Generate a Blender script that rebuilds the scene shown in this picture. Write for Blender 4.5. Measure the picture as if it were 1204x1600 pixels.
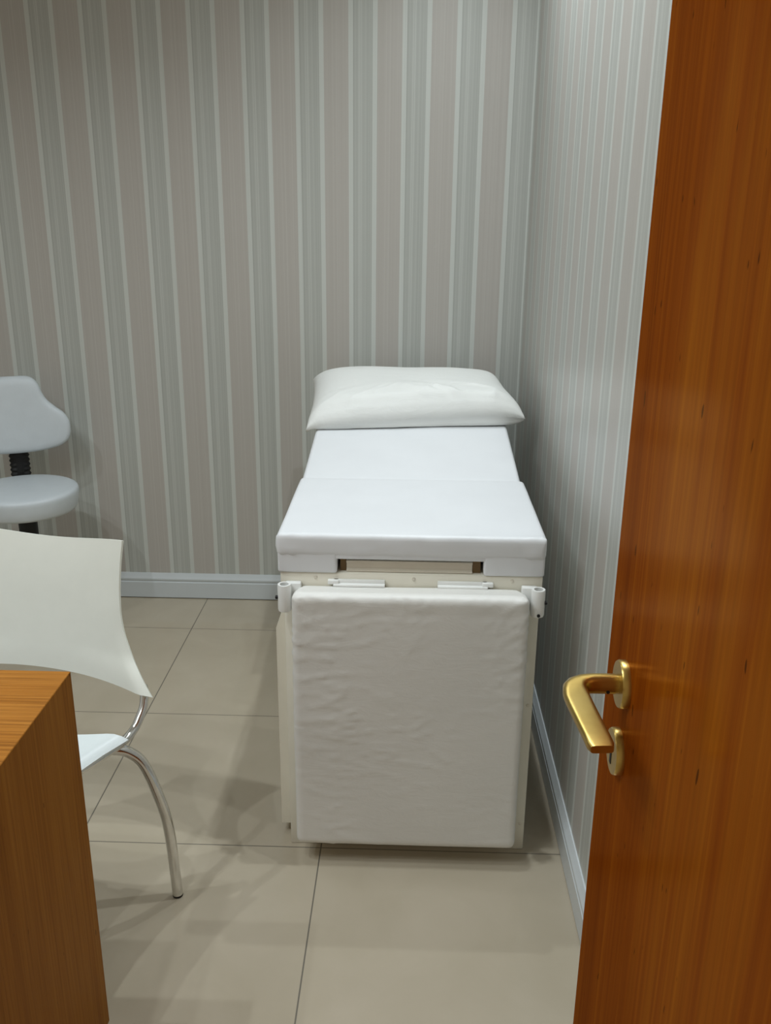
import bpy, bmesh, math, random
from mathutils import Vector, Matrix, noise

random.seed(7)
for o in list(bpy.data.objects):
    bpy.data.objects.remove(o)
SC = bpy.context.scene
COL = SC.collection
PI = math.pi

# ------------------------------------------------------------------ camera
cam_data = bpy.data.cameras.new('camera')
cam = bpy.data.objects.new('camera', cam_data)
COL.objects.link(cam)
cam_data.sensor_fit = 'VERTICAL'
cam_data.sensor_height = 36.0
cam_data.sensor_width = 27.09
cam_data.lens = 36.0 * 1414.54 / 1600.0
cam_data.clip_start = 0.02
yaw, pitch, roll = -0.02727939, 0.31993038, -0.01019353
fwd = Vector((math.sin(yaw) * math.cos(pitch), math.cos(yaw) * math.cos(pitch), -math.sin(pitch)))
rgt0 = Vector((math.cos(yaw), -math.sin(yaw), 0))
dwn0 = fwd.cross(rgt0)
rgt = math.cos(roll) * rgt0 + math.sin(roll) * dwn0
dwn = -math.sin(roll) * rgt0 + math.cos(roll) * dwn0
m = Matrix((rgt, -dwn, -fwd)).transposed().to_4x4()
m.translation = Vector((0, 0, 1.48))
cam.matrix_world = m
SC.camera = cam

# ------------------------------------------------------------------ world, exposure
world = bpy.data.worlds.new('world')
SC.world = world
world.use_nodes = True
world.node_tree.nodes['Background'].inputs[0].default_value = (1.0, 0.87, 0.70, 1)
world.node_tree.nodes['Background'].inputs[1].default_value = 0.38
SC.view_settings.view_transform = 'Standard'
SC.view_settings.look = 'None'
SC.view_settings.gamma = 1
SC.view_settings.use_curve_mapping = False
SC.view_settings.exposure = -0.11

# recessed ceiling spots and added fill lamps: (x, y, watts, colour)
COOL = (0.88, 0.955, 1.0)
LAMPS = [(0.14, 1.80, 7.2, COOL), (0.10, 2.48, 5.2, COOL), (0.15, 2.85, 1.6, COOL), (-0.62, 2.00, 1.2, COOL),
         (-0.75, 0.85, 4.4, COOL), (-1.20, 1.20, 6.5, COOL), (-1.75, 1.35, 7, COOL), (-1.45, 0.70, 6, COOL), (-0.95, 0.40, 4, COOL)]  # front and left lamps added as fill, spread out to soften shadows
CEIL = 2.55
for _x, _y, _w, _c in LAMPS:
    _d = bpy.data.lights.new('ceiling_spot_and_fill_light', 'AREA')
    _d.shape = 'DISK'
    _d.size = 0.035
    _d.spread = math.radians(150)
    _d.energy = _w
    _d.color = _c
    _o = bpy.data.objects.new('ceiling_spot_and_fill_light', _d)
    COL.objects.link(_o)
    _o.location = (_x, _y, CEIL - 0.012)

# ------------------------------------------------------------------ helpers
def srgb(r, g, b):
    def f(c):
        c /= 255.0
        return c / 12.92 if c <= 0.04045 else ((c + 0.055) / 1.055) ** 2.4
    return (f(r), f(g), f(b), 1)

class NT:
    def __init__(self, mat):
        self.t = mat.node_tree
    def n(self, typ, **kw):
        nd = self.t.nodes.new(typ)
        for k, v in kw.items():
            setattr(nd, k, v)
        return nd
    def l(self, a, b):
        self.t.links.new(a, b)
    def math(self, op, a, b=None):
        nd = self.n('ShaderNodeMath', operation=op)
        for i, v in enumerate((a, b)):
            if v is None:
                continue
            if isinstance(v, (int, float)):
                nd.inputs[i].default_value = v
            else:
                self.l(v, nd.inputs[i])
        return nd.outputs[0]
    def mix(self, fac, a, b):
        nd = self.n('ShaderNodeMix', data_type='RGBA')
        for i, v in ((0, fac), (6, a), (7, b)):
            if isinstance(v, (int, float)):
                nd.inputs[i].default_value = v
            elif isinstance(v, tuple):
                nd.inputs[i].default_value = v
            else:
                self.l(v, nd.inputs[i])
        return nd.outputs[2]

def new_mat(name, col=(0.8, 0.8, 0.8, 1), rough=0.5, metal=0.0, spec=0.5):
    mt = bpy.data.materials.new(name)
    mt.use_nodes = True
    b = mt.node_tree.nodes['Principled BSDF']
    b.inputs['Base Color'].default_value = col
    b.inputs['Roughness'].default_value = rough
    b.inputs['Metallic'].default_value = metal
    b.inputs['Specular IOR Level'].default_value = spec
    return mt, NT(mt), b

def add_bump(nt, b, height, strength, dist):
    bp = nt.n('ShaderNodeBump')
    bp.inputs['Strength'].default_value = strength
    bp.inputs['Distance'].default_value = dist
    nt.l(height, bp.inputs['Height'])
    nt.l(bp.outputs[0], b.inputs['Normal'])

def noise_tex(nt, scale_vec, scale=1.0, detail=4, rough=0.5, dist=0.0, vec=None):
    if vec is None:
        vec = nt.n('ShaderNodeNewGeometry').outputs['Position']
    mp = nt.n('ShaderNodeMapping')
    mp.inputs['Scale'].default_value = scale_vec
    nt.l(vec, mp.inputs['Vector'])
    tx = nt.n('ShaderNodeTexNoise')
    tx.inputs['Scale'].default_value = scale
    tx.inputs['Detail'].default_value = detail
    tx.inputs['Roughness'].default_value = rough
    tx.inputs['Distortion'].default_value = dist
    nt.l(mp.outputs[0], tx.inputs['Vector'])
    return tx.outputs['Fac']

def ramp(nt, fac, stops, interp='LINEAR'):
    r = nt.n('ShaderNodeValToRGB')
    cr = r.color_ramp
    cr.interpolation = interp
    while len(cr.elements) < len(stops):
        cr.elements.new(0.5)
    for e, (p, c) in zip(cr.elements, stops):
        e.position = p
        e.color = c
    nt.l(fac, r.inputs[0])
    return r.outputs[0]

def plain(name, col, rough=0.5, metal=0.0, bump=0.0, bscale=60.0, spec=0.5, var=0.04):
    """simple procedural surface: slight mottling plus a fine bump"""
    mt, nt, b = new_mat(name, col, rough, metal, spec)
    f = noise_tex(nt, (1, 1, 1), bscale * 0.2, 3)
    dark = tuple(c * (1 - var) for c in col[:3]) + (1,)
    lite = tuple(min(1, c * (1 + var)) for c in col[:3]) + (1,)
    nt.l(ramp(nt, f, [(0.3, dark), (0.7, lite)]), b.inputs['Base Color'])
    if bump:
        add_bump(nt, b, noise_tex(nt, (1, 1, 1), bscale, 4), bump, 0.002)
    return mt

# ------------------------------------------------------------------ materials
def wallpaper(name, axis, origin, period, sign=1):
    mt, nt, b = new_mat(name, rough=0.36, spec=0.55)
    sep = nt.n('ShaderNodeSeparateXYZ')
    nt.l(nt.n('ShaderNodeNewGeometry').outputs['Position'], sep.inputs[0])
    p = sep.outputs[axis]
    k = nt.math('MULTIPLY', nt.math('SUBTRACT', p, origin), sign / period)
    f = nt.math('FRACT', nt.math('ADD', k, 100.045))
    LINE = srgb(206, 210, 204)
    BE = srgb(185, 180, 173)
    BE2 = srgb(190, 186, 179)
    GR = srgb(181, 184, 178)
    GR2 = srgb(193, 196, 190)
    GRD = srgb(172, 175, 169)
    w = 0.088
    g0 = 0.5475
    stops = [(0.0, LINE), (w, BE), (0.25, BE2), (0.263, BE), (0.315, BE2), (0.335, BE), (0.46, BE2), (0.47, BE),
             (g0, LINE), (g0 + w, GRD), (g0 + w + 0.022, GR), (0.70, GRD), (0.708, GR), (0.735, GR2), (0.765, GRD),
             (0.772, GR2), (0.80, GR), (0.825, GRD), (0.832, GR), (0.865, GR2), (0.875, GR), (0.905, GRD),
             (0.913, GR), (0.945, GRD), (0.955, GR), (0.985, GRD)]
    base = ramp(nt, f, stops, 'CONSTANT')
    sc = [1.2, 1.2, 0.25]
    sc[axis] = 420
    fine = noise_tex(nt, tuple(sc), 1.0, 3, 0.6)
    col = nt.mix(0.55, base, ramp(nt, fine, [(0.25, srgb(150, 146, 138)), (0.75, srgb(214, 212, 205))]))
    col = nt.mix(0.72, col, base)
    nt.l(col, b.inputs['Base Color'])
    add_bump(nt, b, fine, 0.12, 0.001)
    return mt

M_WALL_BACK = wallpaper('wallpaper_back', 0, -0.499, 0.179)
M_WALL_SIDE = wallpaper('wallpaper_side', 1, 2.361, 0.188, -1)

def tile_floor():
    mt, nt, b = new_mat('porcelain_tile', rough=0.12, spec=0.5)
    sep = nt.n('ShaderNodeSeparateXYZ')
    nt.l(nt.n('ShaderNodeNewGeometry').outputs['Position'], sep.inputs[0])
    def seam(o, x0, w):
        f = nt.math('FRACT', nt.math('ADD', nt.math('MULTIPLY', nt.math('SUBTRACT', o, x0), 1 / 0.6002), 50.5))
        d = nt.math('ABSOLUTE', nt.math('SUBTRACT', f, 0.5))
        return nt.math('LESS_THAN', d, w / 0.6002)
    g = nt.math('MAXIMUM', seam(sep.outputs[0], -0.8004, 0.0016), seam(sep.outputs[1], 1.8417, 0.0014))
    f = noise_tex(nt, (1, 1, 1), 5.0, 5, 0.55, 0.6)
    c = ramp(nt, f, [(0.3, srgb(182, 171, 150)), (0.7, srgb(189, 178, 158))])
    nt.l(nt.mix(g, c, srgb(112, 106, 94)), b.inputs['Base Color'])
    r = nt.math('ADD', nt.math('MULTIPLY', g, 0.5), 0.13)
    nt.l(r, b.inputs['Roughness'])
    add_bump(nt, b, nt.math('SUBTRACT', 1.0, g), 0.3, 0.001)
    return mt
M_FLOOR = tile_floor()

def wood(name, grain, dark, mid, lite, rough, scale=1.0, spec=0.5, coat=0.0, fleck=0.0, streak=0.35, ior=1.5, varnish=0.0):
    """grain: 0/1/2 axis the fibres run along"""
    mt, nt, b = new_mat(name, rough=rough, spec=spec)
    b.inputs['IOR'].default_value = ior
    s = [9 * scale] * 3
    s[grain] = 0.55 * scale
    broad = noise_tex(nt, tuple(s), 1.0, 5, 0.55, 1.1)
    s2 = [120 * scale] * 3
    s2[grain] = 2.2 * scale
    fine = noise_tex(nt, tuple(s2), 1.0, 4, 0.65, 0.3)
    c = ramp(nt, broad, [(0.28, dark), (0.48, mid), (0.72, lite)])
    fc = ramp(nt, fine, [(0.32, dark), (0.55, mid), (0.75, lite)])
    c = nt.mix(streak, c, fc)
    if fleck:
        s3 = [120] * 3
        s3[grain] = 34
        fl = noise_tex(nt, tuple(s3), 1.0, 1, 0.4)
        fm = ramp(nt, fl, [(0.745, (0, 0, 0, 1)), (0.78, (fleck, fleck, fleck, 1))])
        c = nt.mix(fm, c, tuple(x * 0.25 for x in dark[:3]) + (1,))
    nt.l(c, b.inputs['Base Color'])
    if coat:
        b.inputs['Coat Weight'].default_value = coat
        b.inputs['Coat Roughness'].default_value = 0.12
    add_bump(nt, b, fine, 0.12, 0.001)
    if varnish:                       # thin amber varnish: a weak tinted gloss over the matt fibres
        b.inputs['Specular IOR Level'].default_value = 0.0
        g = nt.n('ShaderNodeBsdfGlossy')
        g.inputs['Color'].default_value = (0.95, 0.5, 0.2, 1)
        g.inputs['Roughness'].default_value = 0.2
        mx = nt.n('ShaderNodeMixShader')
        mx.inputs[0].default_value = varnish
        nt.l(b.outputs[0], mx.inputs[1])
        nt.l(g.outputs[0], mx.inputs[2])
        out = [q for q in nt.t.nodes if q.type == 'OUTPUT_MATERIAL'][0]
        nt.l(mx.outputs[0], out.inputs[0])
    return mt
M_DOOR = wood('varnished_door_wood', 2, srgb(98, 38, 4), srgb(130, 62, 8), srgb(160, 94, 18), 0.26, 1.0, varnish=0.085, fleck=0.8, streak=0.42)
M_DESK_TOP = wood('desk_laminate_top', 0, srgb(112, 66, 20), srgb(164, 106, 40), srgb(190, 134, 64), 0.42, 1.5, spec=0.2, streak=0.7)
M_DESK_SIDE = wood('desk_laminate_side', 2, srgb(122, 72, 20), srgb(150, 96, 32), srgb(166, 112, 44), 0.42, 1.5, spec=0.15, ior=1.2, streak=0.6, fleck=0.6)

def leatherette(name, col, rough, bump, fold=(9, 9, 26), fine=1.0):
    mt, nt, b = new_mat(name, col, rough, 0, 0.4)
    f = noise_tex(nt, (1, 1, 1), 4.0, 4)
    nt.l(ramp(nt, f, [(0.3, tuple(c * 0.95 for c in col[:3]) + (1,)), (0.7, col)]), b.inputs['Base Color'])
    a = noise_tex(nt, fold, 1.0, 5, 0.6, 1.6)
    rg = nt.math('POWER', nt.math('SUBTRACT', 1.0, nt.math('MULTIPLY', nt.math('ABSOLUTE', nt.math('SUBTRACT', a, 0.5)), 6.0)), 2.0)
    h = nt.math('ADD', nt.math('MULTIPLY', rg, 0.4), nt.math('MULTIPLY', noise_tex(nt, (1, 1, 1), 45, 4, 0.6), fine))
    add_bump(nt, b, h, bump, 0.003)
    return mt
M_VINYL = leatherette('white_vinyl', srgb(232, 231, 226), 0.45, 0.14)
M_VINYL_TOP = plain('white_vinyl_smooth', srgb(228, 230, 232), 0.42, bump=0.06, bscale=40, var=0.015)
M_PILLOW = leatherette('white_pillow_cover', srgb(234, 235, 231), 0.55, 0.30, (5, 9, 12), 0.5)
M_CREAM = plain('cream_painted_wood', srgb(236, 232, 217), 0.4, bump=0.04, var=0.02)
M_WHITE_METAL = plain('white_enamelled_metal', srgb(240, 241, 238), 0.3, var=0.02)
M_BASEBOARD = plain('white_baseboard', srgb(206, 212, 214), 0.32, var=0.02)
M_ALU = plain('aluminium_rail', srgb(226, 220, 206), 0.32, metal=0.25, var=0.03)
M_RAW = plain('bare_brown_board', srgb(120, 96, 62), 0.7, var=0.12)
M_BLACK = plain('black_plastic', srgb(11, 10, 10), 0.5, var=0.1)
M_CREAM_PLASTIC = plain('cream_plastic', srgb(236, 238, 228), 0.35, bump=0.03, bscale=160, var=0.01)
M_SEAT_PLASTIC = plain('white_plastic', srgb(218, 226, 226), 0.33, bump=0.03, bscale=160, var=0.01)
M_STOOL = plain('white_leatherette', srgb(206, 213, 217), 0.42, bump=0.08, bscale=120, var=0.02)
M_CHROME, _nt, _b = new_mat('chrome', (0.80, 0.80, 0.79, 1), 0.10, 1.0)
_nt.l(ramp(_nt, noise_tex(_nt, (1, 1, 1), 30, 3), [(0.3, (0.74, 0.74, 0.73, 1)), (0.7, (0.82, 0.82, 0.81, 1))]), _b.inputs['Base Color'])
M_BRASS, _nt, _b = new_mat('satin_brass', srgb(196, 166, 94), 0.30, 1.0)
_nt.l(ramp(_nt, noise_tex(_nt, (1, 1, 1), 25, 3), [(0.3, srgb(186, 156, 84)), (0.7, srgb(202, 174, 102))]), _b.inputs['Base Color'])
M_CEIL = plain('white_ceiling_paint', srgb(226, 226, 222), 0.8, var=0.01)
M_PAINT = plain('pale_wall_paint', srgb(205, 200, 190), 0.7, var=0.02)

def lamp_mat(i, col, strength):
    mt, nt, b = new_mat('lamp_glow_%d' % i)
    nt.t.nodes.remove(b)
    e = nt.n('ShaderNodeEmission')
    e.inputs[0].default_value = (*col, 1)
    e.inputs[1].default_value = strength
    out = [n for n in nt.t.nodes if n.type == 'OUTPUT_MATERIAL'][0]
    nt.l(e.outputs[0], out.inputs[0])
    return mt

# ------------------------------------------------------------------ geometry helpers
def link(name, bm, mat, parent=None, smooth=False, angle=None):
    bmesh.ops.recalc_face_normals(bm, faces=bm.faces)
    me = bpy.data.meshes.new(name)
    bm.to_mesh(me)
    bm.free()
    ob = bpy.data.objects.new(name, me)
    COL.objects.link(ob)
    if mat:
        me.materials.append(mat)
    if smooth:
        for p in me.polygons:
            p.use_smooth = True
        if angle:
            me.set_sharp_from_angle(angle=math.radians(angle))
    if parent:
        ob.parent = parent
        ob.matrix_parent_inverse = Matrix.Translation(-abs_loc(parent))
    return ob

def abs_loc(p):
    v = Vector(p.location)
    return v

def thing(name, label, cat, loc=(0, 0, 0), group=None):
    o = bpy.data.objects.new(name, None)
    o.empty_display_size = 0.1
    COL.objects.link(o)
    o.location = loc
    o['label'] = label
    o['category'] = cat
    if group:
        o['group'] = group
    return o

def structure(ob):
    ob['kind'] = 'structure'
    return ob

def box(bm, lo, hi, bevel=0.0, seg=2):
    ret = bmesh.ops.create_cube(bm, size=1)
    vs = ret['verts']
    for v in vs:
        for i in range(3):
            v.co[i] = lo[i] if v.co[i] < 0 else hi[i]
    if bevel:
        es = list({e for v in vs for e in v.link_edges})
        bmesh.ops.bevel(bm, geom=es, offset=bevel, segments=seg, profile=0.5, affect='EDGES')
    return bm

def box_obj(name, lo, hi, mat, parent=None, bevel=0.0, seg=2):
    bm = bmesh.new()
    box(bm, lo, hi, bevel, seg)
    return link(name, bm, mat, parent, smooth=bevel > 0, angle=35)

def axis_list(lo, hi, r, step):
    pts = [lo, lo + r * 0.3, lo + r * 0.65]
    n = max(2, int((hi - lo - 2 * r) / step))
    pts += [lo + r + (hi - lo - 2 * r) * i / n for i in range(n + 1)]
    pts += [hi - r * 0.65, hi - r * 0.3, hi]
    return pts

def soft_box(bm, lo, hi, r, step, disp=None):
    """cushion: dense grid shell with rounded edges, optionally displaced along its normal"""
    A = [axis_list(lo[i], hi[i], r, step[i]) for i in range(3)]
    N = [len(a) for a in A]
    cache = {}
    def vert(i, j, k):
        key = (i, j, k)
        if key not in cache:
            p = Vector((A[0][i], A[1][j], A[2][k]))
            c = Vector([min(max(p[q], lo[q] + r), hi[q] - r) for q in range(3)])
            d = p - c
            if d.length > 1e-9:
                nrm = d.normalized()
                p = c + nrm * r
            else:
                nrm = Vector((0, 0, 0))
            if disp:
                p = p + disp(p, nrm)
            cache[key] = bm.verts.new(p)
        return cache[key]
    for ax in range(3):
        u, v = [q for q in range(3) if q != ax]
        for side in (0, N[ax] - 1):
            for a in range(N[u] - 1):
                for b in range(N[v] - 1):
                    ids = []
                    for da, db in ((0, 0), (1, 0), (1, 1), (0, 1)):
                        idx = [0, 0, 0]
                        idx[ax], idx[u], idx[v] = side, a + da, b + db
                        ids.append(vert(*idx))
                    bm.faces.new(ids)
    return bm

def catmull(pts, n=8):
    P = [Vector(p) for p in pts]
    P = [2 * P[0] - P[1]] + P + [2 * P[-1] - P[-2]]
    out = []
    for i in range(1, len(P) - 2):
        a, b, c, d = P[i - 1:i + 3]
        for k in range(n):
            t = k / n
            out.append(0.5 * ((2 * b) + (c - a) * t + (2 * a - 5 * b + 4 * c - d) * t * t + (3 * b - a - 3 * c + d) * t ** 3))
    out.append(P[-2])
    return out

def tube(bm, pts, r, seg=14, n=8, smooth=True, closed=True):
    path = catmull(pts, n) if smooth else [Vector(p) for p in pts]
    rings = []
    up = None
    for i, p in enumerate(path):
        t = (path[min(i + 1, len(path) - 1)] - path[max(i - 1, 0)]).normalized()
        if up is None:
            up = t.orthogonal().normalized()
        up = (up - t * up.dot(t)).normalized()
        side = t.cross(up)
        rr = r(i / (len(path) - 1)) if callable(r) else r
        rings.append([bm.verts.new(p + (up * math.cos(a) + side * math.sin(a)) * rr)
                      for a in [2 * PI * k / seg for k in range(seg)]])
    for A, B in zip(rings, rings[1:]):
        for k in range(seg):
            bm.faces.new((A[k], A[(k + 1) % seg], B[(k + 1) % seg], B[k]))
    if closed:
        bm.faces.new(rings[0])
        bm.faces.new(rings[-1])
    return bm

def lathe(bm, prof, centre, axis='z', seg=48):
    """prof: (radius, height) pairs"""
    rings = []
    for r, h in prof:
        ring = []
        for k in range(seg):
            a = 2 * PI * k / seg
            x, y = r * math.cos(a), r * math.sin(a)
            if axis == 'z':
                v = Vector((x, y, h))
            elif axis == 'x':
                v = Vector((h, x, y))
            else:
                v = Vector((x, h, y))
            ring.append(bm.verts.new(Vector(centre) + v))
        rings.append(ring)
    for A, B in zip(rings, rings[1:]):
        for k in range(seg):
            bm.faces.new((A[k], A[(k + 1) % seg], B[(k + 1) % seg], B[k]))
    bm.faces.new(rings[0])
    bm.faces.new(rings[-1])
    return bm

def sweep_profile(bm, prof, p0, p1, out):
    """straight moulding: prof = (out, z) pairs, run from p0 to p1"""
    p0, p1, out = Vector(p0), Vector(p1), Vector(out)
    A = [bm.verts.new(p0 + out * a + Vector((0, 0, z))) for a, z in prof]
    B = [bm.verts.new(p1 + out * a + Vector((0, 0, z))) for a, z in prof]
    n = len(prof)
    for k in range(n):
        bm.faces.new((A[k], A[(k + 1) % n], B[(k + 1) % n], B[k]))
    bm.faces.new(A)
    bm.faces.new(B)
    return bm

def interp(xs, ys, x):
    if x <= xs[0]:
        return ys[0]
    for i in range(len(xs) - 1):
        if x <= xs[i + 1]:
            t = (x - xs[i]) / (xs[i + 1] - xs[i])
            return ys[i] + (ys[i + 1] - ys[i]) * t
    return ys[-1]

def sheet(bm, grid, thick):
    """double-sided shell from a rows x cols grid of points"""
    R, C = len(grid), len(grid[0])
    nor = [[None] * C for _ in range(R)]
    for i in range(R):
        for j in range(C):
            a = grid[min(i + 1, R - 1)][j] - grid[max(i - 1, 0)][j]
            b = grid[i][min(j + 1, C - 1)] - grid[i][max(j - 1, 0)]
            nor[i][j] = a.cross(b).normalized()
    F = [[bm.verts.new(grid[i][j] + nor[i][j] * thick / 2) for j in range(C)] for i in range(R)]
    K = [[bm.verts.new(grid[i][j] - nor[i][j] * thick / 2) for j in range(C)] for i in range(R)]
    for i in range(R - 1):
        for j in range(C - 1):
            bm.faces.new((F[i][j], F[i][j + 1], F[i + 1][j + 1], F[i + 1][j]))
            bm.faces.new((K[i][j], K[i + 1][j], K[i + 1][j + 1], K[i][j + 1]))
    for i in range(R - 1):
        for j in (0, C - 1):
            bm.faces.new((F[i][j], F[i + 1][j], K[i + 1][j], K[i][j]))
    for j in range(C - 1):
        for i in (0, R - 1):
            bm.faces.new((F[i][j], F[i][j + 1], K[i][j + 1], K[i][j]))
    return bm

def ridge(p, s, seed, power=4):
    q = Vector((p[0] * s[0] + seed, p[1] * s[1] + seed * 1.7, p[2] * s[2] - seed))
    q = q + 0.6 * noise.noise_vector(q * 0.6)
    return max(0.0, 1 - 2.2 * abs(noise.noise(q))) ** power

# ------------------------------------------------------------------ room shell
XL, XR, YB, Y0 = -2.35, 0.395, 3.326, -0.9
structure(box_obj('floor', (XL - 0.12, Y0, -0.08), (XR + 0.12, YB + 0.12, 0.0), M_FLOOR))
structure(box_obj('ceiling', (XL - 0.12, Y0, CEIL), (XR + 0.12, YB + 0.12, CEIL + 0.08), M_CEIL))
structure(box_obj('wall_back', (XL - 0.12, YB, 0), (XR + 0.12, YB + 0.12, CEIL), M_WALL_BACK))
structure(box_obj('wall_right', (XR, 0.09, 0), (XR + 0.12, YB, CEIL), M_WALL_SIDE))
structure(box_obj('wall_left', (XL - 0.12, 0.09, 0), (XL, YB, CEIL), M_WALL_SIDE))

BB = [(0.0, 0.004), (0.013, 0.004), (0.013, 0.068), (0.0095, 0.071), (0.0095, 0.0755), (0.0125, 0.078),
      (0.0125, 0.084), (0.0085, 0.092), (0.003, 0.105), (0.0, 0.105)]
bm = bmesh.new()
sweep_profile(bm, BB, (XL, YB, 0), (XR, YB, 0), (0, -1, 0))
structure(link('baseboard_back', bm, M_BASEBOARD))
bm = bmesh.new()
sweep_profile(bm, BB, (XR, 0.12, 0), (XR, YB - 0.013, 0), (-1, 0, 0))
structure(link('baseboard_right', bm, M_BASEBOARD))
bm = bmesh.new()
sweep_profile(bm, BB, (XL, 0.12, 0), (XL, YB - 0.013, 0), (1, 0, 0))
structure(link('baseboard_left', bm, M_BASEBOARD))

# jamb post that carries the open door
structure(box_obj('trim_1', (0.232, -0.03, 0), (0.395, 0.09, 2.2), M_DOOR, bevel=0.003))

# ------------------------------------------------------------------ open door
DX = 0.225
door = structure(box_obj('door_1', (DX, 0.105, 0.008), (DX + 0.035, 0.915, 2.11), M_DOOR, bevel=0.002))
HY, HZ = 0.832, 1.0235
# rose of the lever
bm = bmesh.new()
lathe(bm, [(0.0250, 0), (0.0250, -0.006), (0.0238, -0.0082), (0.0125, -0.0085)], (DX, HY, HZ), 'x', 48)
rose = link('door_rose', bm, M_BRASS, door, True, 40)
bm = bmesh.new()
lathe(bm, [(0.0100, 0), (0.0100, -0.0045), (0.0085, -0.0050)], (DX - 0.0085, HY, HZ), 'x', 32)
link('collar', bm, M_BRASS, rose, True, 40)
# lever: round neck that turns and flattens into a strap
bm = bmesh.new()
lev = [((0.214, 0.832), 'c', 0), ((0.200, 0.832), 'c', 0), ((0.190, 0.8315), 'c', 0.02), ((0.181, 0.829), 'c', 0.15),
       ((0.1745, 0.824), 'c', 0.4), ((0.1705, 0.816), 'c', 0.65), ((0.1695, 0.806), 'c', 0.85), ((0.1695, 0.795), 'c', 1),
       ((0.1705, 0.780), 'c', 1), ((0.172, 0.762), 'c', 1), ((0.1735, 0.744), 'c', 1), ((0.175, 0.727), 'c', 1), ((0.176, 0.712), 'c', 1),
       ((0.1765, 0.706), 'c', 1)]
path = [Vector((a[0], a[1], HZ)) for a, _, _ in lev]
rings = []
SEG = 28
for i, (_, _, f) in enumerate(lev):
    t = (path[min(i + 1, len(path) - 1)] - path[max(i - 1, 0)]).normalized()
    side = Vector((0, 0, 1)).cross(t).normalized()
    ring = []
    end = 0.86 if i == len(lev) - 1 else 1.0
    for k in range(SEG):
        a = 2 * PI * k / SEG
        cx, cz = math.cos(a), math.sin(a)
        # superellipse blend between a circle and a flat bar
        e = 1 - 0.62 * f
        sx = math.copysign(abs(cx) ** e, cx)
        sz = math.copysign(abs(cz) ** e, cz)
        hw = (0.0104 * (1 - f) + (0.0138 - 0.0016 * i / 13) * f) * end
        hh = (0.0104 * (1 - f) + 0.0046 * f) * end
        zo = 0.003 * f
        ring.append(bm.verts.new(path[i] + side * sx * hw + Vector((0, 0, sz * hh + zo))))
    rings.append(ring)
for A, B in zip(rings, rings[1:]):
    for k in range(SEG):
        bm.faces.new((A[k], A[(k + 1) % SEG], B[(k + 1) % SEG], B[k]))
bm.faces.new(rings[0])
bm.faces.new(rings[-1])
lever = link('door_handle', bm, M_BRASS, door, True, 50)
lever['label'] = 'satin brass lever handle'
bm = bmesh.new()
lathe(bm, [(0.0018, 0), (0.0018, -0.0010)], (0.2055, HY - 0.0093, HZ - 0.0045), 'y', 12)
link('set_screw', bm, M_BLACK, lever)
# key rose
KZ = 0.9455
bm = bmesh.new()
lathe(bm, [(0.0250, 0), (0.0250, -0.006), (0.0238, -0.0082), (0.004, -0.0085)], (DX, HY - 0.002, KZ), 'x', 48)
krose = link('keyhole_rose', bm, M_BRASS, door, True, 40)
bm = bmesh.new()
pts = []
for k in range(20):
    a = 2 * PI * k / 20
    y, z = 0.0048 * math.cos(a), 0.0048 * math.sin(a) + 0.006
    pts.append((y, z))
lathe(bm, [(0.0050, 0), (0.0050, -0.0010)], (DX - 0.0080, HY - 0.002, KZ + 0.005), 'x', 20)
box(bm, (DX - 0.0090, HY - 0.002 - 0.0028, KZ - 0.014), (DX - 0.0080, HY - 0.002 + 0.0028, KZ + 0.004))
link('keyhole', bm, M_BLACK, krose)

# ------------------------------------------------------------------ desk
DXR, DYB, DYF, DZ = -0.557, 1.329, 0.62, 0.75
T = 0.042
desk = thing('desk', 'brown wood grain desk with waterfall side panel at left, in front of the cream chair', 'desk', (-1.2, 0.97, 0))
def mitred(name, quad_xz, mat):
    bm = bmesh.new()
    A = [bm.verts.new((x, DYF, z)) for x, z in quad_xz]
    B = [bm.verts.new((x, DYB, z)) for x, z in quad_xz]
    n = len(quad_xz)
    for k in range(n):
        bm.faces.new((A[k], A[(k + 1) % n], B[(k + 1) % n], B[k]))
    bm.faces.new(A)
    bm.faces.new(B)
    bmesh.ops.recalc_face_normals(bm, faces=bm.faces)
    bmesh.ops.bevel(bm, geom=list(bm.edges), offset=0.0008, segments=1, affect='EDGES')
    return link(name, bm, mat, desk)
DXL = -1.90
mitred('desktop', [(DXL, DZ), (DXR, DZ), (DXR - T, DZ - T), (DXL + T, DZ - T)], M_DESK_TOP)
mitred('side_panel', [(DXR, DZ), (DXR, 0), (DXR - T, 0), (DXR - T, DZ - T)], M_DESK_SIDE)
mitred('side_panel', [(DXL, DZ), (DXL + T, DZ - T), (DXL + T, 0), (DXL, 0)], M_DESK_SIDE)
box_obj('modesty_panel', (DXL + T, 0.74, 0.30), (DXR - T, 0.758, DZ - T), M_DESK_SIDE, desk)

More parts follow.
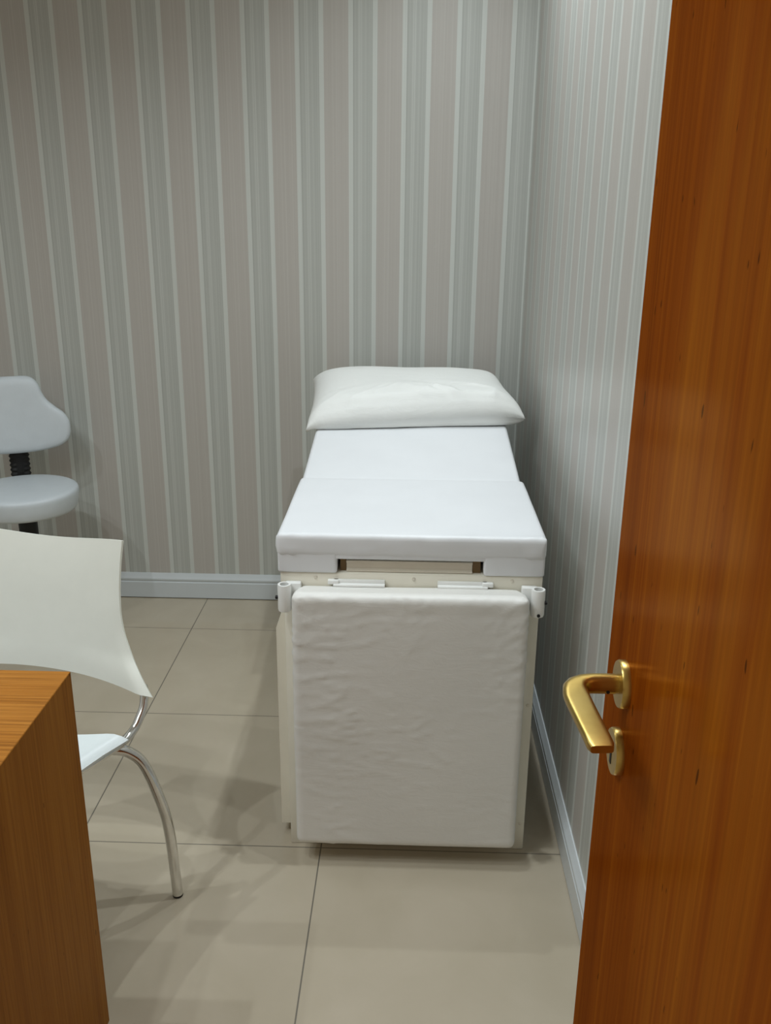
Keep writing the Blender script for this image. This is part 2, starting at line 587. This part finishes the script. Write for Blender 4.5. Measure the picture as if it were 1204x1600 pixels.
# ------------------------------------------------------------------ examination bed
bed = thing('examination_bed', 'white padded examination bed on a cream cabinet with folded down foot pad', 'examination bed', (0.01, 2.55, 0))
YF = 1.857
box_obj('cabinet', (-0.275, YF, 0.0), (0.294, 3.20, 0.662), M_CREAM, bed, 0.003)
rail = box_obj('top_rail', (-0.282, YF - 0.004, 0.662), (0.297, 3.20, 0.722), M_CREAM, bed, 0.003)
for x, y, z in ((-0.204, YF - 0.004, 0.711), (0.013, YF - 0.004, 0.711), (0.23, YF - 0.004, 0.711)):
    bm = bmesh.new()
    lathe(bm, [(0.0042, 0.001), (0.0042, -0.0012), (0.003, -0.002)], (x, y, z), 'y', 16)
    link('screw', bm, M_ALU, rail, True, 40)
for y0, y1 in ((1.895, 2.52), (2.53, 3.16)):
    bm = bmesh.new()
    prof = [(0.0, 0.03), (0.026, 0.03), (0.026, 0.565), (0.010, 0.61), (0.0, 0.61)]
    sweep_profile(bm, prof, (-0.276, y0, 0), (-0.276, y1, 0), (-1, 0, 0))
    link('side_door', bm, M_CREAM, bed)

def mat_disp(p, nrm):
    if nrm.length < 0.5:
        n = Vector((0, 0, 1)) if p.z > 0.80 else (Vector((0, -1, 0)) if p.y < 1.86 else Vector((0, 0, 0)))
    else:
        n = nrm
    a = 0.0012 * noise.noise(p * 7.0)
    if n.y < -0.3:
        a = 0.0004 * noise.noise(p * 9.0) + 0.0006
        a += 0.0010 * (ridge(p, (14, 14, 22), 3.3, 3) - 0.3)
        if abs(p.x - 0.006) > 0.25:
            a += 0.003 * ridge(p, (40, 20, 20), 1.3, 2)
    return n * a
bm = bmesh.new()
soft_box(bm, (-0.289, 1.846, 0.762), (0.301, 2.296, 0.8135), 0.012, (0.012, 0.02, 0.008), mat_disp)
soft_box(bm, (-0.287, 1.8476, 0.7225), (-0.156, 2.29, 0.792), 0.006, (0.03, 0.08, 0.012), None)
soft_box(bm, (0.166, 1.8476, 0.7225), (0.299, 2.29, 0.792), 0.006, (0.03, 0.08, 0.012), None)
box(bm, (-0.16, 1.8484, 0.756), (0.17, 2.29, 0.790), 0.003)
mattress = link('mattress', bm, M_VINYL_TOP, bed, True, 60)
# slot under the mattress with its pull-out rail
box_obj('slot_lining', (-0.156, 1.93, 0.7225), (0.166, 1.945, 0.756), M_RAW, bed)
bm = bmesh.new()
sweep_profile(bm, [(0.0, 0.7235), (0.012, 0.7235), (0.012, 0.727), (0.006, 0.730), (0.006, 0.742), (0.013, 0.745), (0.013, 0.7495), (0.0, 0.7495)],
              (-0.136, 1.872, 0), (0.142, 1.872, 0), (0, -1, 0))
link('slide_rail', bm, M_ALU, bed)
box_obj('rail_bracket', (-0.150, 1.868, 0.7225), (-0.137, 1.93, 0.752), M_RAW, bed)
box_obj('rail_bracket', (0.143, 1.868, 0.7225), (0.160, 1.93, 0.752), M_RAW, bed)

# tilted head section
SL = 0.135
def surf(y):
    return 0.8135 + SL * (y - 2.300)
bm = bmesh.new()
soft_box(bm, (-0.284, 2.270, 0.760), (0.292, 3.22, 0.8138), 0.012, (0.03, 0.03, 0.015), None)
for v in bm.verts:
    v.co.z += SL * (v.co.y - 2.300) + 0.002 * noise.noise(v.co * 6)
head = link('head_section', bm, M_VINYL_TOP, bed, True, 60)
box_obj('head_support', (-0.22, 3.10, 0.722), (0.23, 3.13, 0.874), M_CREAM, bed)

# folded-down foot pad
def pad_disp(p, nrm):
    if nrm.length < 0.5:
        n = Vector((0, -1, 0)) if p.y < 1.80 else Vector((0, 0, 0))
        if p.z > 0.69:
            n = Vector((0, 0, 1))
    else:
        n = nrm
    a = 0.0022 * noise.noise(Vector((p.x * 4, p.y * 4, p.z * 4)))
    if n.y < -0.3:
        g = max(0.0, 0.35 + 1.1 * noise.noise(Vector((p.x * 4.1 + 4, 0, p.z * 4.7))))
        edge = min(1.0, abs(abs(p.x - 0.006) - 0.10) / 0.16)
        a += 0.0028 * g * ridge(p, (8, 7, 42), 5.1, 6)
        sgn = 1 if p.x > 0 else -1
        a += 0.0030 * edge * max(0.0, (p.z - 0.30) / 0.4) * ridge((p.x + sgn * 0.9 * p.z, p.y, p.z - sgn * 0.9 * p.x), (9, 8, 36), 9.7, 5)
        a -= 0.002 * math.exp(-((p.z - 0.655) / 0.012) ** 2) * (0.4 + 0.6 * noise.noise(Vector((p.x * 14, 1, 0))))
    return n * a
bm = bmesh.new()
soft_box(bm, (-0.252, 1.784, 0.053), (0.264, 1.8525, 0.696), 0.016, (0.0065, 0.02, 0.0065), pad_disp)
for v in bm.verts:       # clipped upper corners where the cover is folded over
    q = v.co
    k = max(0.0, (q.y - 1.815) / 0.04) * max(0.0, (q.z - 0.62) / 0.08)
    q.x += (-0.022 if q.x > 0.20 else (0.022 if q.x < -0.19 else 0)) * min(1, k) * min(1, (abs(q.x) - 0.19) / 0.06)
pad = link('foot_pad', bm, M_VINYL, bed, True)
pad['label'] = 'wrinkled white vinyl pad hanging down the front'
for x0, x1 in ((-0.164, -0.050), (0.066, 0.176)):
    bm = bmesh.new()
    box(bm, (x0, 1.836, 0.6955), (x1, 1.8525, 0.701), 0.002)
    box(bm, (x0, 1.846, 0.697), (x1, 1.853, 0.709), 0.002)
    xe = x0 if x0 < 0 else x1
    box(bm, (xe - 0.012, 1.840, 0.699), (xe + 0.012, 1.853, 0.709), 0.002)
    link('hinge', bm, M_WHITE_METAL, bed, True, 40)

# stirrup sockets
for x, xi, s in ((-0.2695, -0.235, -1), (0.2845, 0.25, 1)):
    bm = bmesh.new()
    lathe(bm, [(0.0140, 0.644), (0.0150, 0.648), (0.0150, 0.703), (0.0142, 0.706), (0.0098, 0.706), (0.0095, 0.672)], (x, 1.822, 0), 'z', 32)
    soc = link('stirrup_socket', bm, M_WHITE_METAL, bed, True, 40)
    bm = bmesh.new()
    lathe(bm, [(0.0094, 0.0), (0.0094, 0.002)], (x, 1.822, 0.6735), 'z', 24)
    link('socket_bore', bm, M_BLACK, soc)
    box_obj('bracket', (min(x, xi) , 1.834, 0.650), (max(x, xi), 1.8525, 0.703), M_WHITE_METAL, soc, 0.003)
    bm = bmesh.new()
    lathe(bm, [(0.0042, 0), (0.0042, s * 0.004), (0.003, s * 0.005)], (x + s * 0.0148, 1.818, 0.676), 'x', 16)
    link('clamp_screw', bm, M_BLACK, soc, True, 40)
    if s > 0:
        bm = bmesh.new()
        lathe(bm, [(0.0036, 0), (0.0036, -0.003)], (x + 0.001, 1.8078, 0.650), 'y', 16)
        link('clamp_screw', bm, M_BLACK, soc, True, 40)
for x, z in ((0.2835, 0.40), (0.2835, 0.075)):
    bm = bmesh.new()
    lathe(bm, [(0.004, 0.001), (0.004, -0.001), (0.003, -0.0018)], (x, YF, z), 'y', 16)
    link('screw', bm, M_ALU, bed, True, 40)

# ------------------------------------------------------------------ pillow
bm = bmesh.new()
FL, FR = Vector((-0.312, 2.630, 0.859)), Vector((0.345, 2.690, 0.892))
BL, BR = Vector((-0.330, 3.020, 0.943)), Vector((0.282, 3.040, 0.950))
NS, NTT = 110, 80
def pillow_pt(s, t, top):
    # s, t in [-1, 1]; edges bow in so the corners stay pointed
    bs, bt = s * (1 - 0.035 * (1 - t * t)), t * (1 - 0.05 * (1 - s * s))
    a, b = (bs + 1) / 2, (bt + 1) / 2
    p = FL * (1 - a) * (1 - b) + FR * a * (1 - b) + BR * a * b + BL * (1 - a) * b
    # the seam lifts off the bed between the front corners
    p.z += 0.016 * (1 - abs(s) ** 5) * (1 - b) ** 2
    p.y -= 0.010 * (1 - abs(s) ** 4) * (1 - b) ** 2
    w = (max(0.0, 1 - abs(s) ** 9.0) ** 0.5) * (max(0.0, 1 - abs(t) ** (9.0 if t < 0 else 2.8)) ** 0.5)
    edge = 0.0012
    if top:
        h = 0.076 * w * (1 + 0.16 * math.cos(1.5 * s + 0.25) - 0.12) + edge
        fr = math.exp(-((t + 0.70) / 0.26) ** 2) * max(0.0, 1 - abs(s) ** 4)          # creases gather along the front
        wr = 0.012 * fr * ridge((s + 1.1 * t, t - 0.3 * s, 0), (1.9, 1.3, 1), 2.4, 3)
        wr += 0.004 * fr * ridge((s - 0.8 * t, t + 0.5 * s, 0), (3.4, 2.2, 1), 7.7, 4)
        wr += 0.006 * noise.noise(Vector((s * 1.7 + 3, t * 1.6, 0.4)))
        h += wr * min(1, w * 1.6)
        h -= 0.008 * math.exp(-((t + 0.93) / 0.05) ** 2) * w
        if t < -0.995:
            p.y -= 0.004                                    # piped seam
        p = p + Vector((0, 0, h))
    else:
        h = 0.046 * w + edge
        p = p - Vector((0, 0, h))
        over = max(0.0, max(p.x - 0.302, -0.296 - p.x))
        p.z = max(p.z, surf(p.y) + 0.0045 - 0.8 * over)
    return p
top = [[None] * (NS + 1) for _ in range(NTT + 1)]
bot = [[None] * (NS + 1) for _ in range(NTT + 1)]
def warp(k, n):
    x = 2 * k / n - 1
    return math.sin(x * PI / 2) * 0.45 + x * 0.55
for i in range(NTT + 1):
    for j in range(NS + 1):
        s, t = warp(j, NS), warp(i, NTT)
        top[i][j] = bm.verts.new(pillow_pt(s, t, True))
        bot[i][j] = bm.verts.new(pillow_pt(s, t, False))
for i in range(NTT):
    for j in range(NS):
        bm.faces.new((top[i][j], top[i][j + 1], top[i + 1][j + 1], top[i + 1][j]))
        bm.faces.new((bot[i][j], bot[i + 1][j], bot[i + 1][j + 1], bot[i][j + 1]))
for i in range(NTT):
    for j in (0, NS):
        bm.faces.new((top[i][j], top[i + 1][j], bot[i + 1][j], bot[i][j]))
for j in range(NS):
    for i in (0, NTT):
        bm.faces.new((top[i][j], top[i][j + 1], bot[i][j + 1], bot[i][j]))
pillow = link('pillow', bm, M_PILLOW, None, True)
pillow['label'] = 'plump white pillow with creased cover lying on the head of the examination bed'
pillow['category'] = 'pillow'

# ------------------------------------------------------------------ cream visitor chair
chair = thing('visitor_chair', 'cream plastic chair with chrome legs tucked behind the wooden desk', 'chair', (-0.849, 1.571, 0))
TH = math.radians(12)
CO = Vector((-0.8493, 1.5709, 0))
RD = Vector((math.cos(TH), -math.sin(TH), 0))
BD = Vector((math.sin(TH), math.cos(TH), 0))
def cl(u, w, z):
    return CO + RD * u + BD * w + Vector((0, 0, z))
zs = [0.493, 0.510, 0.528, 0.560, 0.611, 0.651, 0.705, 0.760, 0.808]
hw = [0.279, 0.263, 0.247, 0.219, 0.195, 0.186, 0.182, 0.183, 0.187]
we = [0.171, 0.180, 0.190, 0.212, 0.228, 0.238, 0.252, 0.263, 0.273]
wc = [0.220, 0.224, 0.228, 0.236, 0.248, 0.257, 0.268, 0.280, 0.291]
grid = []
NR, NC = 44, 44
for i in range(NR + 1):
    v = i / NR
    z = 0.493 + v * (0.808 - 0.493)
    row = []
    for j in range(NC + 1):
        s = 2 * j / NC - 1
        h_, e_, c_ = interp(zs, hw, z), interp(zs, we, z), interp(zs, wc, z)
        k = s * s
        zz = z + (1 - v) ** 3 * 0.016 * (1 - abs(s) ** 2.2) - v ** 3 * 0.013 * math.cos(s * PI / 2) ** 1.4
        fold = max(0.0, (abs(s) - 0.90) / 0.10) * max(0.0, 1 - v / 0.65) * 0.012     # side edges roll back low down
        row.append(cl(s * h_, c_ * (1 - k) + e_ * k + fold, zz))
    grid.append(row)
# smooth the profile
for _ in range(3):
    for i in range(1, NR):
        for j in range(NC + 1):
            grid[i][j] = grid[i][j] * 0.5 + (grid[i - 1][j] + grid[i + 1][j]) * 0.25
bm = bmesh.new()
sheet(bm, grid, 0.006)
bk = link('backrest', bm, M_CREAM_PLASTIC, chair, True, 50)
bk['label'] = 'cream curved plastic backrest with pointed corners'
# seat with drawn-out corners and rolled side edges
grid = []
for i in range(41):
    t = i / 40                       # 0 front, 1 rear
    row = []
    half = interp([0, 0.25, 0.5, 0.7, 0.85, 1.0], [0.215, 0.212, 0.214, 0.224, 0.240, 0.262], t)
    for j in range(41):
        s = 2 * j / 40 - 1
        w = -0.30 + t * 0.40 + (t ** 4) * (-0.050) * (1 - abs(s) ** 1.8) - (1 - t) ** 3 * 0.02 * (1 - s * s)
        z = 0.442 + 0.006 * s * s - 0.016 * max(0, (abs(s) - 0.86) / 0.14) ** 2 - 0.03 * max(0, (0.2 - t) / 0.2) ** 2
        z += 0.004 * t ** 3
        row.append(cl(s * half, w, z))
    grid.append(row)
bm = bmesh.new()
sheet(bm, grid, 0.007)
seat = link('seat', bm, M_SEAT_PLASTIC, chair, True, 50)
seat['label'] = 'white plastic seat'
for s in (1, -1):
    bm = bmesh.new()
    tube(bm, [cl(s * u, w, z) for u, w, z in ((0.246, 0.206, 0.504), (0.252, 0.197, 0.492), (0.257, 0.180, 0.470), (0.256, 0.158, 0.449),
                                           (0.252, 0.138, 0.434), (0.244, 0.105, 0.425), (0.225, 0.04, 0.422), (0.195, -0.06, 0.422), (0.185, -0.20, 0.422))],
         0.0093, 16, 8)
    link('back_tube', bm, M_CHROME, chair, True)
    for pts in (((0.02, 0.055, 0.411), (0.12, 0.060, 0.411), (0.179, 0.075, 0.408), (0.222, 0.112, 0.400), (0.246, 0.131, 0.383),
                 (0.268, 0.143, 0.350), (0.290, 0.153, 0.272), (0.306, 0.160, 0.180), (0.3135, 0.164, 0.006)),
                ((0.02, -0.195, 0.408), (0.12, -0.20, 0.408), (0.175, -0.215, 0.405), (0.215, -0.25, 0.395), (0.238, -0.27, 0.375),
                 (0.256, -0.285, 0.34), (0.276, -0.30, 0.26), (0.290, -0.31, 0.17), (0.297, -0.315, 0.006))):
        bm = bmesh.new()
        tube(bm, [cl(s * u, w, z) for u, w, z in pts], 0.0120, 18, 8)
        leg = link('leg', bm, M_CHROME, chair, True, 60)
        bm = bmesh.new()
        u, w, z = pts[-1]
        c = cl(s * u, w, 0)
        lathe(bm, [(0.0105, 0.0), (0.0118, 0.002), (0.0118, 0.0085), (0.0105, 0.010)], c, 'z', 20)
        link('foot_tip', bm, M_BLACK, leg, True, 40)

# ------------------------------------------------------------------ stool with backrest
stool = thing('swivel_stool', 'white round swivel stool with shaped backrest against the striped back wall', 'stool', (-1.335, 2.965, 0))
SO = Vector((-1.335, 2.965, 0))
PH = math.radians(25)
SR = Vector((math.cos(PH), math.sin(PH), 0))
SB = Vector((-math.sin(PH), math.cos(PH), 0))
bm = bmesh.new()
lathe(bm, [(0.02, 0.484), (0.160, 0.484), (0.168, 0.487), (0.172, 0.494), (0.177, 0.515), (0.1805, 0.540), (0.1805, 0.549), (0.178, 0.556), (0.172, 0.560),
           (0.160, 0.562), (0.10, 0.565), (0.01, 0.566)], SO, 'z', 64)
link('seat', bm, M_STOOL, stool, True, 70)
# backrest: rounded bell outline
half = [(0.0, 0.148), (0.055, 0.147), (0.080, 0.138), (0.097, 0.118), (0.107, 0.090), (0.122, 0.062), (0.150, 0.036), (0.178, 0.014),
        (0.194, -0.014), (0.196, -0.048), (0.186, -0.080), (0.160, -0.101), (0.115, -0.114), (0.06, -0.122), (0.0, -0.124)]
half = [(a * 0.93, b) for a, b in half]
outl = catmull([Vector((a, b, 0)) for a, b in half], 4)
loop = [(p.x, p.y) for p in outl] + [(-p.x, p.y) for p in reversed(outl[1:-1])]
def bp(x, z, d):
    bow = -0.9 * x * x
    return SO + SR * x + SB * (0.175 + d + bow + z * 0.10) + Vector((0, 0, 0.770 + z))
bm = bmesh.new()
layers = [(0.0, -0.012, 0.94), (0.0, 0.0, 0.0)]
rings = []
for d, sc in ((-0.024, 0.0), (-0.024, 0.5), (-0.0235, 0.80), (-0.020, 0.92), (-0.012, 0.985), (0.0, 1.0), (0.010, 0.985), (0.016, 0.93), (0.018, 0.8), (0.018, 0.0)):
    if sc == 0.0:
        rings.append([bm.verts.new(bp(0, 0, d))])
        continue
    rings.append([bm.verts.new(bp(x * sc, z * sc, d)) for x, z in loop])
n = len(loop)
for A, B in zip(rings, rings[1:]):
    for k in range(n):
        k2 = (k + 1) % n
        if len(A) == 1:
            bm.faces.new((A[0], B[k], B[k2]))
        elif len(B) == 1:
            bm.faces.new((A[k], A[k2], B[0]))
        else:
            bm.faces.new((A[k], A[k2], B[k2], B[k]))
link('backrest', bm, M_STOOL, stool, True, 80)
# corrugated sleeve over the backrest bar
bm = bmesh.new()
pts = []
prof = []
k = 0
z = 0.455
rows = []
while z < 0.70:
    rr = 0.036 if k % 2 == 0 else 0.031
    c = SO + SB * (0.205 + (z - 0.5) * 0.06) + Vector((0, 0, z))
    rows.append([bm.verts.new(c + SR * math.cos(a) * rr + SB * math.sin(a) * rr * 0.45) for a in [2 * PI * q / 24 for q in range(24)]])
    z += 0.0085
    k += 1
for A, B in zip(rows, rows[1:]):
    for q in range(24):
        bm.faces.new((A[q], A[(q + 1) % 24], B[(q + 1) % 24], B[q]))
bm.faces.new(rows[0])
bm.faces.new(rows[-1])
link('corrugated_sleeve', bm, M_BLACK, stool, True, 30)
bm = bmesh.new()
tube(bm, [SO + SB * 0.0 + Vector((0, 0, 0.490)), SO + SB * 0.12 + Vector((0, 0, 0.482)), SO + SB * 0.19 + Vector((0, 0, 0.474)), SO + SB * 0.204 + Vector((0, 0, 0.50))], 0.012, 12, 6)
link('backrest_bar', bm, M_BLACK, stool, True)
bm = bmesh.new()
lathe(bm, [(0.05, 0.486), (0.05, 0.478), (0.032, 0.470), (0.031, 0.30), (0.026, 0.295), (0.026, 0.10), (0.04, 0.098), (0.04, 0.075), (0.02, 0.07)], SO, 'z', 32)
link('gas_lift', bm, M_BLACK, stool, True, 40)
for k in range(5):
    a = 2 * PI * k / 5 + 0.45
    d = Vector((math.cos(a), math.sin(a), 0))
    bm = bmesh.new()
    tube(bm, [SO + d * 0.03 + Vector((0, 0, 0.088)), SO + d * 0.15 + Vector((0, 0, 0.082)), SO + d * 0.255 + Vector((0, 0, 0.066))],
         lambda t: 0.018 - 0.006 * t, 12, 6)
    leg = link('base_arm', bm, M_BLACK, stool, True, 60)
    bm = bmesh.new()
    e = d.cross(Vector((0, 0, 1)))
    c = SO + d * 0.25 + Vector((0, 0, 0.0245))
    for sgn in (-1, 1):
        r0, r1 = [], []
        for q in range(20):
            b_ = 2 * PI * q / 20
            off = d * math.cos(b_) * 0.0245 + Vector((0, 0, math.sin(b_) * 0.0245))
            r0.append(bm.verts.new(c + off + e * sgn * 0.006))
            r1.append(bm.verts.new(c + off + e * sgn * 0.020))
        for q in range(20):
            bm.faces.new((r0[q], r0[(q + 1) % 20], r1[(q + 1) % 20], r1[q]))
        bm.faces.new(r0)
        bm.faces.new(r1)
    tube(bm, [c - e * 0.014, c + e * 0.014], 0.006, 8, 1, False)
    tube(bm, [c + Vector((0, 0, 0.0)), c + Vector((0, 0, 0.045))], 0.0055, 8, 1, False)
    link('caster', bm, M_BLACK, leg, True, 40)

# ------------------------------------------------------------------ recessed ceiling spots, with fittings for the added fill lamps too
for i, (x, y, s, c) in enumerate(LAMPS):
    L = thing('ceiling_spot_and_fill', 'small round white recessed ceiling spotlight, unseen, some added as fill, lit', 'light', (x, y, CEIL), 'recessed ceiling spotlights')
    bm = bmesh.new()
    lathe(bm, [(0.040, 0.0), (0.062, 0.0), (0.062, -0.004), (0.056, -0.008), (0.042, -0.008)], (x, y, CEIL), 'z', 40)
    link('trim_ring', bm, M_WHITE_METAL, L, True, 40)
    bm = bmesh.new()
    lathe(bm, [(0.036, -0.0085), (0.036, -0.0095)], (x, y, CEIL), 'z', 32)
    link('lamp', bm, lamp_mat(i, c, 6), L)
